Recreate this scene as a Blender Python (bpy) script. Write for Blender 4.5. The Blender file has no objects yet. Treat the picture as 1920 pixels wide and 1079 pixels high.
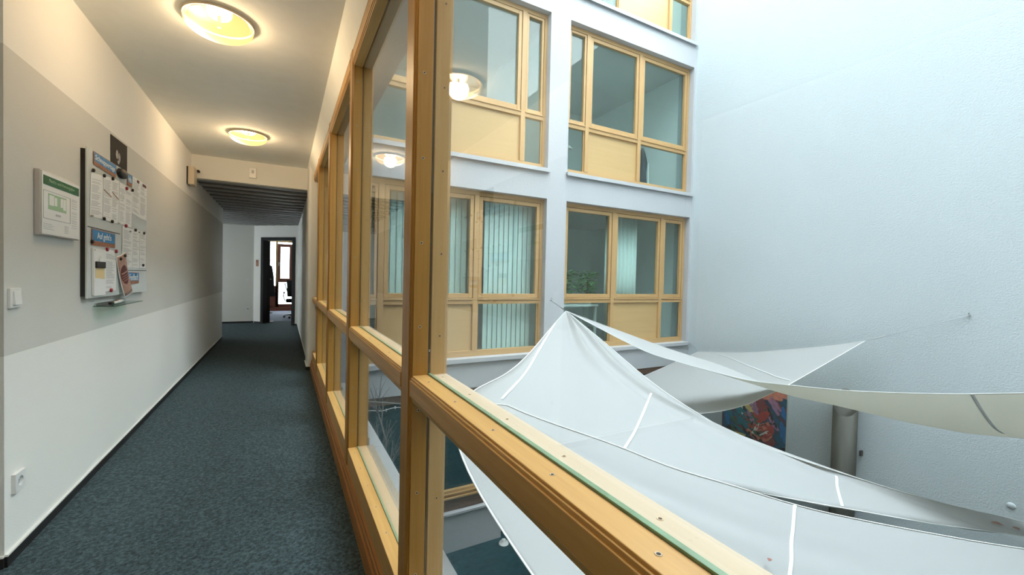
import bpy, math, random
from mathutils import Vector, Matrix
from mathutils.bvhtree import BVHTree
random.seed(7)
S = bpy.context.scene
COL = S.collection

# ------------------------------------------------------------------ camera
cam_d = bpy.data.cameras.new('camera'); cam = bpy.data.objects.new('camera', cam_d); COL.objects.link(cam)
YAW, PITCH, ROLL, FPX = .49870, -.02106, .02323, 787.27
fw = Vector((math.sin(YAW)*math.cos(PITCH), math.cos(YAW)*math.cos(PITCH), math.sin(PITCH)))
r0 = Vector((math.cos(YAW), -math.sin(YAW), 0)); u0 = r0.cross(fw)
rr = math.cos(ROLL)*r0 + math.sin(ROLL)*u0; uu = -math.sin(ROLL)*r0 + math.cos(ROLL)*u0
M = Matrix((rr, uu, -fw)).transposed().to_4x4(); M.translation = Vector((0, 0, 1.2))
cam.matrix_world = M
cam_d.sensor_fit = 'HORIZONTAL'; cam_d.sensor_width = 36; cam_d.lens = FPX/1920*36
cam_d.clip_start = .02; cam_d.clip_end = 200
S.camera = cam

# ------------------------------------------------------------------ sky, exposure
W = bpy.data.worlds.new('sky'); S.world = W; W.use_nodes = True
bg = W.node_tree.nodes['Background']
bg.inputs[0].default_value = (.86, .95, 1.0, 1); bg.inputs[1].default_value = 13.0
S.view_settings.view_transform = 'Standard'; S.view_settings.look = 'None'
S.view_settings.exposure = 0.0; S.view_settings.gamma = 1.0; S.view_settings.use_curve_mapping = False
LAMP_POWER = 38.0
try:
    cy = S.cycles
    cy.use_denoising = True; cy.max_bounces = 12; cy.diffuse_bounces = 7; cy.transparent_max_bounces = 16
    cy.caustics_reflective = False; cy.caustics_refractive = False; cy.sample_clamp_indirect = 6
except Exception: pass

# ------------------------------------------------------------------ materials
def newmat(name):
    m = bpy.data.materials.new(name); m.use_nodes = True
    nt = m.node_tree; b = nt.nodes['Principled BSDF']
    return m, nt, b
def coords(nt, scale=(1, 1, 1)):
    tc = nt.nodes.new('ShaderNodeTexCoord'); mp = nt.nodes.new('ShaderNodeMapping')
    mp.inputs['Scale'].default_value = scale
    nt.links.new(tc.outputs['Object'], mp.inputs[0]); return mp.outputs[0]
def noise(nt, vec, scale, detail=4, rough=.6):
    n = nt.nodes.new('ShaderNodeTexNoise'); n.inputs['Scale'].default_value = scale
    n.inputs['Detail'].default_value = detail; n.inputs['Roughness'].default_value = rough
    nt.links.new(vec, n.inputs['Vector']); return n.outputs[0]
def ramp(nt, fac, stops):
    r = nt.nodes.new('ShaderNodeValToRGB'); e = r.color_ramp.elements
    while len(e) < len(stops): e.new(.5)
    for i, (p, c) in enumerate(stops): e[i].position = p; e[i].color = (*c, 1)
    nt.links.new(fac, r.inputs[0]); return r.outputs[0]
def bump(nt, b, h, dist, strength=1.0):
    n = nt.nodes.new('ShaderNodeBump'); n.inputs['Distance'].default_value = dist; n.inputs['Strength'].default_value = strength
    nt.links.new(h, n.inputs['Height']); nt.links.new(n.outputs[0], b.inputs['Normal'])
def plain(name, col, rough=.5, metal=0, var=0, vscale=8, bmp=0, bscale=80, emit=None, es=0):
    m, nt, b = newmat(name)
    b.inputs['Base Color'].default_value = (*col, 1); b.inputs['Roughness'].default_value = rough
    b.inputs['Metallic'].default_value = metal
    if var:
        c = ramp(nt, noise(nt, coords(nt), vscale), [(.3, tuple(x*(1-var) for x in col)), (.7, tuple(min(1, x*(1+var)) for x in col))])
        nt.links.new(c, b.inputs['Base Color'])
    if bmp: bump(nt, b, noise(nt, coords(nt), bscale), bmp)
    if emit:
        b.inputs['Emission Color'].default_value = (*emit, 1); b.inputs['Emission Strength'].default_value = es
    return m
def wood(name, dark, light, axis, rough=.42, scale=1.0):
    m, nt, b = newmat(name)
    sc = [38*scale]*3; sc[axis] = 1.6*scale
    f = noise(nt, coords(nt, sc), 1.0, 6, .62)
    nt.links.new(ramp(nt, f, [(.28, dark), (.72, light)]), b.inputs['Base Color'])
    b.inputs['Roughness'].default_value = rough
    bump(nt, b, f, .0006)
    return m
def glass(name, tint, rough=0.0, ior=1.5, boost=1.0):
    m = bpy.data.materials.new(name); m.use_nodes = True; nt = m.node_tree
    nt.nodes.clear(); out = nt.nodes.new('ShaderNodeOutputMaterial')
    t = nt.nodes.new('ShaderNodeBsdfTransparent'); t.inputs[0].default_value = (*tint, 1)
    g = nt.nodes.new('ShaderNodeBsdfGlossy'); g.inputs['Roughness'].default_value = rough
    lw = nt.nodes.new('ShaderNodeLayerWeight'); lw.inputs[0].default_value = .5
    fr = nt.nodes.new('ShaderNodeMath'); fr.operation = 'POWER'; fr.inputs[1].default_value = 5.0
    nt.links.new(lw.outputs['Facing'], fr.inputs[0]); r_ = ((ior-1)/(ior+1))**2*boost
    mu = nt.nodes.new('ShaderNodeMath'); mu.operation = 'MULTIPLY_ADD'; mu.inputs[1].default_value = 1-r_; mu.inputs[2].default_value = r_; mu.use_clamp = True
    mx = nt.nodes.new('ShaderNodeMixShader')
    nt.links.new(fr.outputs[0], mu.inputs[0]); nt.links.new(mu.outputs[0], mx.inputs[0])
    nt.links.new(t.outputs[0], mx.inputs[1]); nt.links.new(g.outputs[0], mx.inputs[2]); nt.links.new(mx.outputs[0], out.inputs[0])
    return m
def band_wall(name, white, grey, z0, z1):
    m, nt, b = newmat(name)
    tc = nt.nodes.new('ShaderNodeTexCoord'); sp = nt.nodes.new('ShaderNodeSeparateXYZ')
    nt.links.new(tc.outputs['Object'], sp.inputs[0])
    def cmp(op, v):
        k = nt.nodes.new('ShaderNodeMath'); k.operation = op; k.inputs[1].default_value = v
        nt.links.new(sp.outputs[2], k.inputs[0]); return k.outputs[0]
    a = nt.nodes.new('ShaderNodeMath'); a.operation = 'MULTIPLY'
    nt.links.new(cmp('GREATER_THAN', z0), a.inputs[0]); nt.links.new(cmp('LESS_THAN', z1), a.inputs[1])
    nt.links.new(ramp(nt, a.outputs[0], [(0, white), (1, grey)]), b.inputs['Base Color'])
    b.inputs['Roughness'].default_value = .85
    bump(nt, b, noise(nt, coords(nt), 160, 2), .0012)
    return m

M_ = {}
M_['wall'] = band_wall('painted_plaster_with_grey_band', (.88, .87, .83), (.66, .65, .61), .833, 2.10)
M_['plaster'] = plain('white_plaster', (.80, .79, .74), .85, bmp=.0012, bscale=160)
M_['ceil'] = plain('ceiling_paint', (.90, .91, .86), .9, var=.02, bmp=.0008, bscale=200)
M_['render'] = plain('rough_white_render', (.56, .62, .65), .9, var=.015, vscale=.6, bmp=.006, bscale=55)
M_['facade'] = plain('white_facade_render', (.48, .49, .505), .9, bmp=.004, bscale=60)
M_['sillwhite'] = plain('white_metal_sill', (.48, .49, .505), .4)
M_['skirt'] = plain('black_skirting', (.012, .012, .014), .6)
M_['bead'] = plain('white_bead', (.82, .82, .78), .5)
M_['slat'] = plain('grey_metal_slat', (.10, .105, .10), .6, .1)
M_['black'] = plain('black_plastic', (.010, .010, .011), .6)
M_['blackframe'] = plain('black_door_frame', (.006, .006, .007), .8)
M_['white'] = plain('white_plastic', (.82, .82, .80), .35)
M_['beige'] = plain('beige_plastic', (.62, .53, .40), .45)
M_['steel'] = plain('steel', (.55, .56, .57), .3, .9)
M_['pine_z'] = wood('oiled_pine_upright_shaded', (.34, .165, .028), (.47, .25, .055), 2)  # same pine as the rails, colour darkened for the shaded post sides
M_['pine_y'] = wood('oiled_pine_lengthwise', (.47, .26, .075), (.62, .37, .13), 1)
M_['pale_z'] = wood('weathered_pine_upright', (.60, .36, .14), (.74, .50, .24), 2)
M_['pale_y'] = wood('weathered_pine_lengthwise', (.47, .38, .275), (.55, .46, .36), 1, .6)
M_['fac_x'] = wood('facade_pine_crosswise', (.46, .27, .11), (.55, .35, .15), 0, .5)
M_['fac_z'] = wood('facade_pine_upright', (.46, .27, .11), (.55, .35, .15), 2, .5)
M_['fac_panel'] = wood('facade_pine_panel', (.50, .33, .14), (.56, .37, .165), 0, .5, .4)
M_['brownbeam'] = wood('dark_brown_beam', (.10, .055, .035), (.17, .10, .065), 0, .5)
M_['officewood'] = wood('red_brown_window_wood', (.16, .045, .03), (.25, .08, .045), 2, .4)
M_['ocher'] = wood('ocher_window_wood', (.42, .27, .10), (.55, .36, .15), 2, .4)
M_['glass'] = glass('clear_corridor_glass', (.97, .992, .985), boost=1.6)
M_['fglass'] = glass('facade_glass', (.88, .95, .94), ior=1.45, boost=.9)
M_['dglass'] = plain('dark_ground_floor_glass', (.012, .05, .06), .12)
M_['seal'] = plain('green_glass_seal', (.16, .28, .18), .3, var=.15, vscale=30)
M_['blackseal'] = plain('black_glazing_seal', (.008, .01, .012), .5)
M_['ground'] = plain('dark_teal_paving', (.012, .045, .055), .45, var=.25, vscale=6)
M_['cable'] = plain('steel_cable', (.35, .37, .38), .4, .7)
M_['paper'] = plain('white_paper', (.84, .85, .84), .7)
M_['print'] = plain('grey_print', (.50, .51, .53), .8)
M_['board'] = plain('white_board_enamel', (.66, .70, .69), .25)
M_['green'] = plain('sign_green', (.015, .13, .05), .5)
M_['palegreen'] = plain('plan_green', (.36, .55, .36), .6)
M_['blue'] = plain('sign_blue', (.03, .22, .48), .5, var=.2, vscale=30)
M_['rust'] = plain('rusty_border', (.33, .15, .09), .7, var=.35, vscale=60)
M_['red'] = plain('magnet_red', (.28, .012, .03), .35)
M_['yellow'] = plain('yellow_note', (.80, .62, .33), .7)
M_['brownpaper'] = plain('brown_flyer', (.42, .25, .19), .6, var=.2, vscale=25)
M_['maroon'] = plain('maroon_ink', (.10, .014, .02), .6)
M_['leaf'] = plain('leaf_green', (.13, .34, .10), .5, var=.3, vscale=20)
M_['bark'] = plain('grey_bark', (.16, .15, .14), .9)
M_['deadleaf'] = plain('dead_leaf', (.25, .11, .09), .7)
M_['blind'] = plain('blind_fabric', (.86, .92, .87), .8)
M_['cloth_dark'] = plain('dark_coat_cloth', (.012, .012, .014), .85)

def carpet():
    m, nt, b = newmat('blue_grey_carpet')
    v = coords(nt)
    a = noise(nt, v, 420, 2, .9); c = noise(nt, v, 60, 4, .75)
    mx = nt.nodes.new('ShaderNodeMath'); mx.operation = 'MULTIPLY'
    nt.links.new(a, mx.inputs[0]); nt.links.new(c, mx.inputs[1])
    nt.links.new(ramp(nt, mx.outputs[0], [(.15, (.005, .011, .015)), (.25, (.028, .051, .060)), (.34, (.088, .135, .150))]), b.inputs['Base Color'])
    b.inputs['Roughness'].default_value = .95
    bump(nt, b, c, .003)
    return m
M_['carpet'] = carpet()
def fabric():
    m, nt, b = newmat('white_sail_fabric')
    out = [n for n in nt.nodes if n.type == 'OUTPUT_MATERIAL'][0]
    b.inputs['Base Color'].default_value = (.55, .56, .58, 1); b.inputs['Roughness'].default_value = .75
    t = nt.nodes.new('ShaderNodeBsdfTranslucent'); t.inputs[0].default_value = (.80, .77, .68, 1)
    mx = nt.nodes.new('ShaderNodeMixShader'); mx.inputs[0].default_value = .48
    nt.links.new(b.outputs[0], mx.inputs[1]); nt.links.new(t.outputs[0], mx.inputs[2]); nt.links.new(mx.outputs[0], out.inputs[0])
    return m
M_['sail'] = fabric()
M_['hem'] = plain('sail_hem', (.72, .73, .72), .7)
def lampglass():
    # frosted glass, its warm glow and off-centre bulb hot spot painted into the emission
    m = bpy.data.materials.new('frosted_lamp_glass'); m.use_nodes = True; nt = m.node_tree; nt.nodes.clear()
    out = nt.nodes.new('ShaderNodeOutputMaterial'); tc = nt.nodes.new('ShaderNodeTexCoord')
    vm = nt.nodes.new('ShaderNodeVectorMath'); vm.operation = 'DISTANCE'; vm.inputs[1].default_value = (.22, .62, .35)
    nt.links.new(tc.outputs['Generated'], vm.inputs[0])
    c = ramp(nt, vm.outputs['Value'], [(.16, (1, .95, .75)), (.36, (1, .66, .24)), (.9, (1, .56, .17))])
    st = nt.nodes.new('ShaderNodeMapRange'); st.inputs[1].default_value = .1; st.inputs[2].default_value = .5; st.inputs[3].default_value = 6.0; st.inputs[4].default_value = 1.9
    nt.links.new(vm.outputs['Value'], st.inputs[0])
    e = nt.nodes.new('ShaderNodeEmission'); nt.links.new(c, e.inputs[0]); nt.links.new(st.outputs[0], e.inputs[1]); 
    t = nt.nodes.new('ShaderNodeBsdfTransparent'); mx = nt.nodes.new('ShaderNodeMixShader'); mx.inputs[0].default_value = .65
    nt.links.new(t.outputs[0], mx.inputs[1]); nt.links.new(e.outputs[0], mx.inputs[2]); nt.links.new(mx.outputs[0], out.inputs[0])
    return m
M_['lamp'] = lampglass()
M_['reflector'] = plain('polished_reflector', (.85, .85, .85), .03, 1.0)

# ------------------------------------------------------------------ mesh helpers
class MB:
    def __init__(s): s.v = []; s.f = []; s.mi = []
    def add(s, vs, fs, k=0):
        n = len(s.v); s.v += [tuple(v) for v in vs]; s.f += [tuple(i+n for i in f) for f in fs]; s.mi += [k]*len(fs); return s
    def box(s, x0, x1, y0, y1, z0, z1, k=0):
        v = [(x, y, z) for x in (x0, x1) for y in (y0, y1) for z in (z0, z1)]
        return s.add(v, [(0, 1, 3, 2), (4, 6, 7, 5), (0, 4, 5, 1), (2, 3, 7, 6), (0, 2, 6, 4), (1, 5, 7, 3)], k)
    def prism(s, poly, axis, a, b, k=0):
        # poly: 2-D points in the plane of the two other axes (in order), extruded along axis from a to b
        def P(p, t):
            if axis == 0: return (t, p[0], p[1])
            if axis == 1: return (p[0], t, p[1])
            return (p[0], p[1], t)
        n = len(poly); v = [P(p, a) for p in poly] + [P(p, b) for p in poly]
        f = [tuple(range(n)), tuple(range(2*n-1, n-1, -1))] + [(i, i+n, (i+1) % n+n, (i+1) % n) for i in range(n)]
        return s.add(v, f, k)
    def tube(s, pts, r, n=8, k=0, cap=True, flat=1.0):
        pts = [Vector(p) for p in pts]; rs = r if isinstance(r, (list, tuple)) else [r]*len(pts)
        up = Vector((0, 0, 1)); rings = []
        for i, p in enumerate(pts):
            d = (pts[min(i+1, len(pts)-1)]-pts[max(i-1, 0)]).normalized()
            a = d.cross(up)
            if a.length < 1e-3: a = d.cross(Vector((1, 0, 0)))
            a.normalize(); b = a.cross(d)
            rings.append([p+(a*math.cos(t*2*math.pi/n)+b*flat*math.sin(t*2*math.pi/n))*rs[i] for t in range(n)])
        v = [q for ring in rings for q in ring]; f = []
        for i in range(len(pts)-1):
            for j in range(n): f.append((i*n+j, i*n+(j+1) % n, (i+1)*n+(j+1) % n, (i+1)*n+j))
        if cap: f += [tuple(range(n-1, -1, -1)), tuple(range((len(pts)-1)*n, len(pts)*n))]
        return s.add(v, f, k)
    def lathe(s, prof, c, n=40, axis=2, k=0):
        # prof [(radius, height)], revolved about axis through c
        v = []; f = []
        for r, h in prof:
            for j in range(n):
                t = 2*math.pi*j/n; a, b = r*math.cos(t), r*math.sin(t)
                if axis == 2: v.append((c[0]+a, c[1]+b, c[2]+h))
                elif axis == 0: v.append((c[0]+h, c[1]+a, c[2]+b))
                else: v.append((c[0]+a, c[1]+h, c[2]+b))
        for i in range(len(prof)-1):
            for j in range(n): f.append((i*n+j, i*n+(j+1) % n, (i+1)*n+(j+1) % n, (i+1)*n+j))
        return s.add(v, f, k)
    def build(s, name, mats, parent=None, smooth=False, bevel=0, solid=0, bseg=2):
        me = bpy.data.meshes.new(name); me.from_pydata(s.v, [], s.f); me.update()
        ms = mats if isinstance(mats, (list, tuple)) else [mats]
        for m in ms: me.materials.append(M_[m] if isinstance(m, str) else m)
        for p, k in zip(me.polygons, s.mi): p.material_index = k; p.use_smooth = smooth
        import bmesh
        bm = bmesh.new(); bm.from_mesh(me); bmesh.ops.recalc_face_normals(bm, faces=bm.faces); bm.to_mesh(me); bm.free()
        o = bpy.data.objects.new(name, me); COL.objects.link(o)
        if bevel:
            b = o.modifiers.new('bevel', 'BEVEL'); b.width = bevel; b.segments = bseg; b.limit_method = 'ANGLE'
        if solid:
            q = o.modifiers.new('solid', 'SOLIDIFY'); q.thickness = solid; q.offset = 0
        if parent: adopt(o, parent)
        return o
def root_of(p):
    m = Matrix.Identity(4)
    while p: m = p.matrix_basis @ m if not p.parent else p.parent.matrix_world @ m; p = None
    return m
def adopt(o, parent):
    o.parent = parent
    base = parent['_o'] if '_o' in parent else (0, 0, 0)
    if '_o' in parent: o.matrix_parent_inverse = Matrix.Translation(-Vector(base))
def tag(o, label=None, cat=None, group=None, kind=None):
    if label: o['label'] = label
    if cat: o['category'] = cat
    if group: o['group'] = group
    if kind: o['kind'] = kind
    return o
def thing(name, label, cat, loc=(0, 0, 0), group=None, kind=None):
    o = bpy.data.objects.new(name, None); COL.objects.link(o); o.location = loc
    o['_o'] = tuple(float(x) for x in loc)
    return tag(o, label, cat, group, kind)
def dup(root, shift, label=None, group=None):
    def cp(o, par):
        c = o.copy(); COL.objects.link(c)
        if par: c.parent = par
        for ch in list(o.children): cp(ch, c)
        return c
    r = cp(root, None); r.location = Vector(root.location)+Vector(shift)
    if label: r['label'] = label
    if group: r['group'] = group
    return r
def struct(name, mb, mat, label, cat, bevel=0, smooth=False):
    return tag(mb.build(name, mat, bevel=bevel, smooth=smooth), label, cat, kind='structure')
def text(name, body, mat, origin, ux, uy, width, height, parent=None, depth=.0008, shear=0):
    # lettering fitted in a width x height box whose lower corner is origin, along ux and uy
    c = bpy.data.curves.new(name, 'FONT'); c.body = body; c.size = 1; c.extrude = .02; c.shear = shear
    t = bpy.data.objects.new(name+'_src', c); COL.objects.link(t)
    dg = bpy.context.evaluated_depsgraph_get(); dg.update()
    me = bpy.data.meshes.new_from_object(t.evaluated_get(dg)); me.name = name
    COL.objects.unlink(t); bpy.data.objects.remove(t)
    xs = [v.co.x for v in me.vertices]; ys = [v.co.y for v in me.vertices]
    if not xs: return None
    x0, x1, y0, y1 = min(xs), max(xs), min(ys), max(ys)
    ux = Vector(ux).normalized(); uy = Vector(uy).normalized(); n = ux.cross(uy)
    for v in me.vertices:
        v.co = Vector(origin)+ux*((v.co.x-x0)/(x1-x0)*width)+uy*((v.co.y-y0)/(y1-y0)*height)+n*(v.co.z/.02*depth)
    me.materials.clear(); me.materials.append(M_[mat] if isinstance(mat, str) else mat)
    o = bpy.data.objects.new(name, me); COL.objects.link(o)
    if parent: adopt(o, parent)
    return o
def catmull(pts, n):
    P = [Vector(p) for p in pts]; Q = [P[0]*2-P[1]]+P+[P[-1]*2-P[-2]]; fine = []
    for i in range(1, len(Q)-2):
        for k in range(12):
            t = k/12; a, b, c, d = Q[i-1], Q[i], Q[i+1], Q[i+2]
            fine.append(.5*((2*b)+(c-a)*t+(2*a-5*b+4*c-d)*t*t+(3*b-a-3*c+d)*t**3))
    fine.append(P[-1].copy())
    L = [0]
    for i in range(1, len(fine)): L.append(L[-1]+(fine[i]-fine[i-1]).length)
    out = []; j = 0
    for k in range(n+1):
        s = L[-1]*k/n
        while j < len(L)-2 and L[j+1] < s: j += 1
        t = (s-L[j])/max(1e-9, L[j+1]-L[j]); out.append(fine[j].lerp(fine[j+1], min(1, t)))
    return out

# ================================================================== CORRIDOR SHELL
struct('floor', MB().box(-4.2, .45, -4, 12.4, -.12, -.045), 'carpet', 'dark blue-grey carpet floor running down the corridor', 'floor')
struct('wall_left', MB().box(-1.15, -1.0, 2.49, 9.45, -.05, 2.75), 'wall', 'long white corridor wall with a wide painted grey band', 'wall')
struct('wall_near_left', MB().box(-4.2, -1.15, 2.49, 2.64, -.05, 2.75).box(-2.6, -2.45, -4, 2.49, -.05, 2.75), 'plaster', 'plain wall returning sideways where the grey-banded wall begins', 'wall')
struct('wall_behind', MB().box(-2.6, .5, -4.15, -4, -.05, 2.75), 'plaster', 'plain corridor wall closing the near end of the corridor', 'wall')
struct('ceiling', MB().prism([(-2.6, 2.63), (.27, 2.63), (.332, 2.478), (.44, 2.478), (.44, 2.80), (-2.6, 2.80)], 1, -4, 6.42),
       'ceil', 'smooth pale ceiling above the near corridor with round lamps', 'ceiling')
struct('wall_bulkhead', MB().box(-1.0, .44, 6.40, 6.5, 2.345, 2.64), 'plaster', 'short cream bulkhead where the corridor ceiling drops', 'wall')
c = MB()
for i in range(18):
    y = 6.62+i*.32
    c.box(-4.2, .44, y, y+.045, 2.354, 2.375, 1)  # strips coloured pale to paint in light reflected along the slats
c.box(-4.2, .44, 6.42, 12.6, 2.375, 2.45)
struct('ceiling_low', c, ['slat', plain('ceiling_rail_painted_sheen', (.48, .48, .47), .5)], 'dropped grey metal slat ceiling over the dark end of the corridor', 'ceiling')
tag(MB().box(-1.9, -1.86, 9.6, 12.1, 2.338, 2.35).build('trim_ceiling_strip', 'bead'), 'thin pale strip along the slatted ceiling near the end wall', 'trim', kind='structure')
# rounded column at the end of the glazing, dark wall behind it
col = []
for cx_, cy_, a0 in ((.31, 6.03, 180), (.365, 6.03, 270)):
    for k in range(7):
        a = math.radians(a0+k*15); col.append((cx_+.035*math.cos(a), cy_+.035*math.sin(a)))
col += [(.40, 6.42), (.275, 6.42)]
struct('wall_column', MB().prism(col, 2, -.05, 2.63), 'plaster', 'slim cream pillar with rounded edges ending the row of glazing', 'column', smooth=False)
struct('wall_right', MB().box(.30, .44, 6.42, 11.6, -.05, 2.36), 'plaster', 'dark side wall beyond the slim cream pillar', 'wall')
struct('wall_end', MB().box(-4.2, -.63, 12.2, 12.35, -.05, 2.36), 'plaster', 'pale end wall lit from the side passage, with switch and socket', 'wall')
# side passage wall and its window
struct('wall_passage', MB().box(-4.2, -1.15, 9.3, 9.45, -.05, 2.36).box(-4.2, -4.05, 9.45, 12.2, -.05, .8).box(-4.2, -4.05, 9.45, 12.2, 1.9, 2.36)
       .box(-4.2, -4.05, 9.45, 10.5, .8, 1.9).box(-4.2, -4.05, 11.9, 12.2, .8, 1.9), 'plaster', 'walls of the side passage joining beyond the banded wall', 'wall')
# angled wall with the door opening, built along its own direction
A = Vector((-.63, 12.14, 0)); U = Vector((.739, -.674, 0)).normalized(); N = Vector((U.y, -U.x, 0))   # N faces the camera
if N.y > 0: N = -N
def ang(mb, u0, u1, d0, d1, z0, z1, k=0):
    v = []
    for u in (u0, u1):
        for d in (d0, d1):
            for z in (z0, z1):
                p = A+U*u+N*d; v.append((p.x, p.y, z))
    return mb.add(v, [(0, 1, 3, 2), (4, 6, 7, 5), (0, 4, 5, 1), (2, 3, 7, 6), (0, 2, 6, 4), (1, 5, 7, 3)], k)
m = MB(); ang(m, -.02, .20, -.12, 0, -.05, 2.36); ang(m, 1.18, 1.45, -.12, 0, -.05, 2.36); ang(m, .20, 1.18, -.12, 0, 2.07, 2.36)
struct('wall_angled', m, 'plaster', 'angled wall at the far end holding the black office door', 'wall')
door = thing('door_1', 'black door frame standing open onto the bright office', 'door', tuple(A+U*.69), kind='structure')
m = MB(); ang(m, .20, .275, -.14, .02, -.045, 2.07); ang(m, 1.105, 1.18, -.14, .02, -.045, 2.07); ang(m, .275, 1.105, -.14, .02, 2.0, 2.07)
m.build('door_frame', 'blackframe', door)
q0 = A+U*.275+N*-.14; dl = Vector((-.06, 1, 0)).normalized(); dn = Vector((1, .06, 0))*.04
MB().prism([(q0.x, q0.y), (q0.x+dn.x, q0.y+dn.y), (q0.x+dn.x+dl.x*.83, q0.y+dn.y+dl.y*.83), (q0.x+dl.x*.83, q0.y+dl.y*.83)], 2, -.035, 1.99).build('door_leaf', 'blackframe', door)
leaf = door.children[-1] if door.children[-1].name.startswith('door_leaf') else [c_ for c_ in door.children if c_.name.startswith('door_leaf')][0]
p = q0+dn+dl*.76
h = MB().tube([(p.x, p.y, 1.04), (p.x+.05, p.y, 1.04), (p.x+.05, p.y-.12, 1.04)], .009); h.build('door_handle', 'steel', leaf)
# skirting
def skirting(name, segs, label):
    e = thing(name, label, 'skirting', (0, 0, 0), kind='structure')
    a = MB(); b = MB()
    for (x0, y0, x1, y1, t) in segs:
        d = Vector((x1-x0, y1-y0, 0)).normalized(); n = Vector((-d.y, d.x, 0))*t
        for mb, z0, z1, s in ((a, -.045, .0, 1), (b, .0, .008, 1.15)):
            q = [(x0, y0), (x1, y1), (x1+n.x*s, y1+n.y*s), (x0+n.x*s, y0+n.y*s)]
            mb.prism(q, 2, z0, z1)
    a.build('skirting_board', 'skirt', e); b.build('skirting_bead', 'bead', e)
skirting('baseboard_left', [(-1.0, 2.49, -1.0, 9.45, -.009), (-2.45, 2.49, -1.0, 2.49, -.009)], 'low black skirting with pale bead along the banded wall')
skirting('baseboard_right', [(.30, 6.42, .30, 11.28, .009), (.275, 6.0, .275, 6.42, .009), (.275, 6.0, .40, 6.0, -.009)], 'low black skirting along the pillar and the dark side wall')
pA = A+U*.2; pB = A+U*1.18; pC = A+U*1.31
skirting('baseboard_end', [(-4.05, 12.2, -.63, 12.2, -.012), (A.x, A.y, pA.x, pA.y, -.012), (pB.x, pB.y, pC.x, pC.y, -.012)], 'low black skirting at the foot of the end wall')

# ================================================================== OFFICE BEYOND THE DOOR
struct('floor_office', MB().box(-3, 3, 11.3, 16.2, -.13, -.046), plain('office_carpet', (.16, .17, .24), .9, var=.1, vscale=60), 'bluish office carpet beyond the black door frame', 'floor')
struct('wall_office', MB().box(-3.1, -3, 12.36, 16.2, -.05, 2.7).box(1.6, 1.7, 11.7, 16.2, -.05, 2.7).box(-3, -1.15, 16.05, 16.2, -.05, 2.7).box(.42, 3, 16.05, 16.2, -.05, 2.7).box(-1.15, .42, 16.05, 16.2, 2.32, 2.7)
       .box(.44, 1.6, 11.6, 11.7, -.05, 2.7), 'plaster', 'white office walls around the far window', 'wall')
struct('ceiling_office', MB().box(-3.1, 1.7, 11.6, 16.2, 2.6, 2.7), 'ceil', 'pale office ceiling seen through the door', 'ceiling')
w = thing('window_office', 'tall red-brown wooden office window with white daylight behind', 'window', (-.36, 16.1, 0), kind='structure')
MB().box(-1.15, -1.10, 16.0, 16.1, -.045, 2.32).box(.27, .42, 16.0, 16.1, -.045, 2.32).box(-1.15, .42, 16.0, 16.1, 2.24, 2.32).box(-.23, -.17, 16.0, 16.1, .1, 2.24).build('window_frame', 'ocher', w)
MB().box(-.17, -.09, 15.97, 16.05, .9, 2.18).box(.17, .25, 15.97, 16.05, .9, 2.18).box(-.09, .17, 15.97, 16.05, 2.08, 2.18).box(-.09, .17, 15.97, 16.05, .9, 1.03).build('window_sash', 'officewood', w)
MB().box(-1.1, -.17, 16.0, 16.08, .05, .78).box(-.2, .27, 16.0, 16.08, .05, .17).box(-.2, -.14, 16.0, 16.08, .05, .9).box(-1.15, .42, 15.9, 16.02, -.045, .06).build('window_panel', 'officewood', w)
MB().tube([(-.14, 15.955, 1.55), (-.14, 15.93, 1.55), (-.14, 15.93, 1.45)], .012).build('window_handle', 'steel', w)
MB().box(-1.10, .27, 16.045, 16.052, .1, 2.24).build('window_pane', 'glass', w)
# coat on a stand
t = thing('coat_stand', 'dark coat stand beside the office window', 'coat stand', (-.46, 15.0, 0))
MB().tube([(-.46, 15, .03), (-.46, 15, 1.65)], .018).build('pole', 'black', t)
MB().lathe([(0, .03), (.16, .03), (.18, .0)], (-.46, 15, 0), 24).build('base', 'black', t)
MB().tube([(-.6, 15, 1.66), (-.46, 15, 1.58), (-.32, 15, 1.66)], .012).build('hook', 'black', t)
cm = MB(); rings = [(1.52, .03, .03), (1.46, .13, .07), (1.15, .17, .10), (.8, .20, .11), (.52, .24, .12)]
v = []; f = []
for i, (z, a, b) in enumerate(rings):
    for j in range(20):
        th = 2*math.pi*j/20; k = 1+.10*math.sin(5*th+i)
        v.append((-.45+a*k*math.cos(th), 15-.03+b*k*math.sin(th), z))
for i in range(4):
    for j in range(20): f.append((i*20+j, i*20+(j+1) % 20, (i+1)*20+(j+1) % 20, (i+1)*20+j))
f.append(tuple(range(20))); f.append(tuple(range(80, 100)))
cm.add(v, f); tag(cm.build('coat', 'cloth_dark', smooth=True), 'black coat hanging on the stand in the office', 'coat')
tag(MB().box(-.52, -.36, 14.55, 14.75, .0, .40).build('storage_box', 'white', bevel=.01), 'small white box under the hanging black coat', 'box')
tag(MB().box(-.36, -.22, 12.30, 12.45, .0, .012).build('door_stopper', 'white', bevel=.004), 'flat white doorstop on the carpet just inside the office', 'doorstop')
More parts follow.
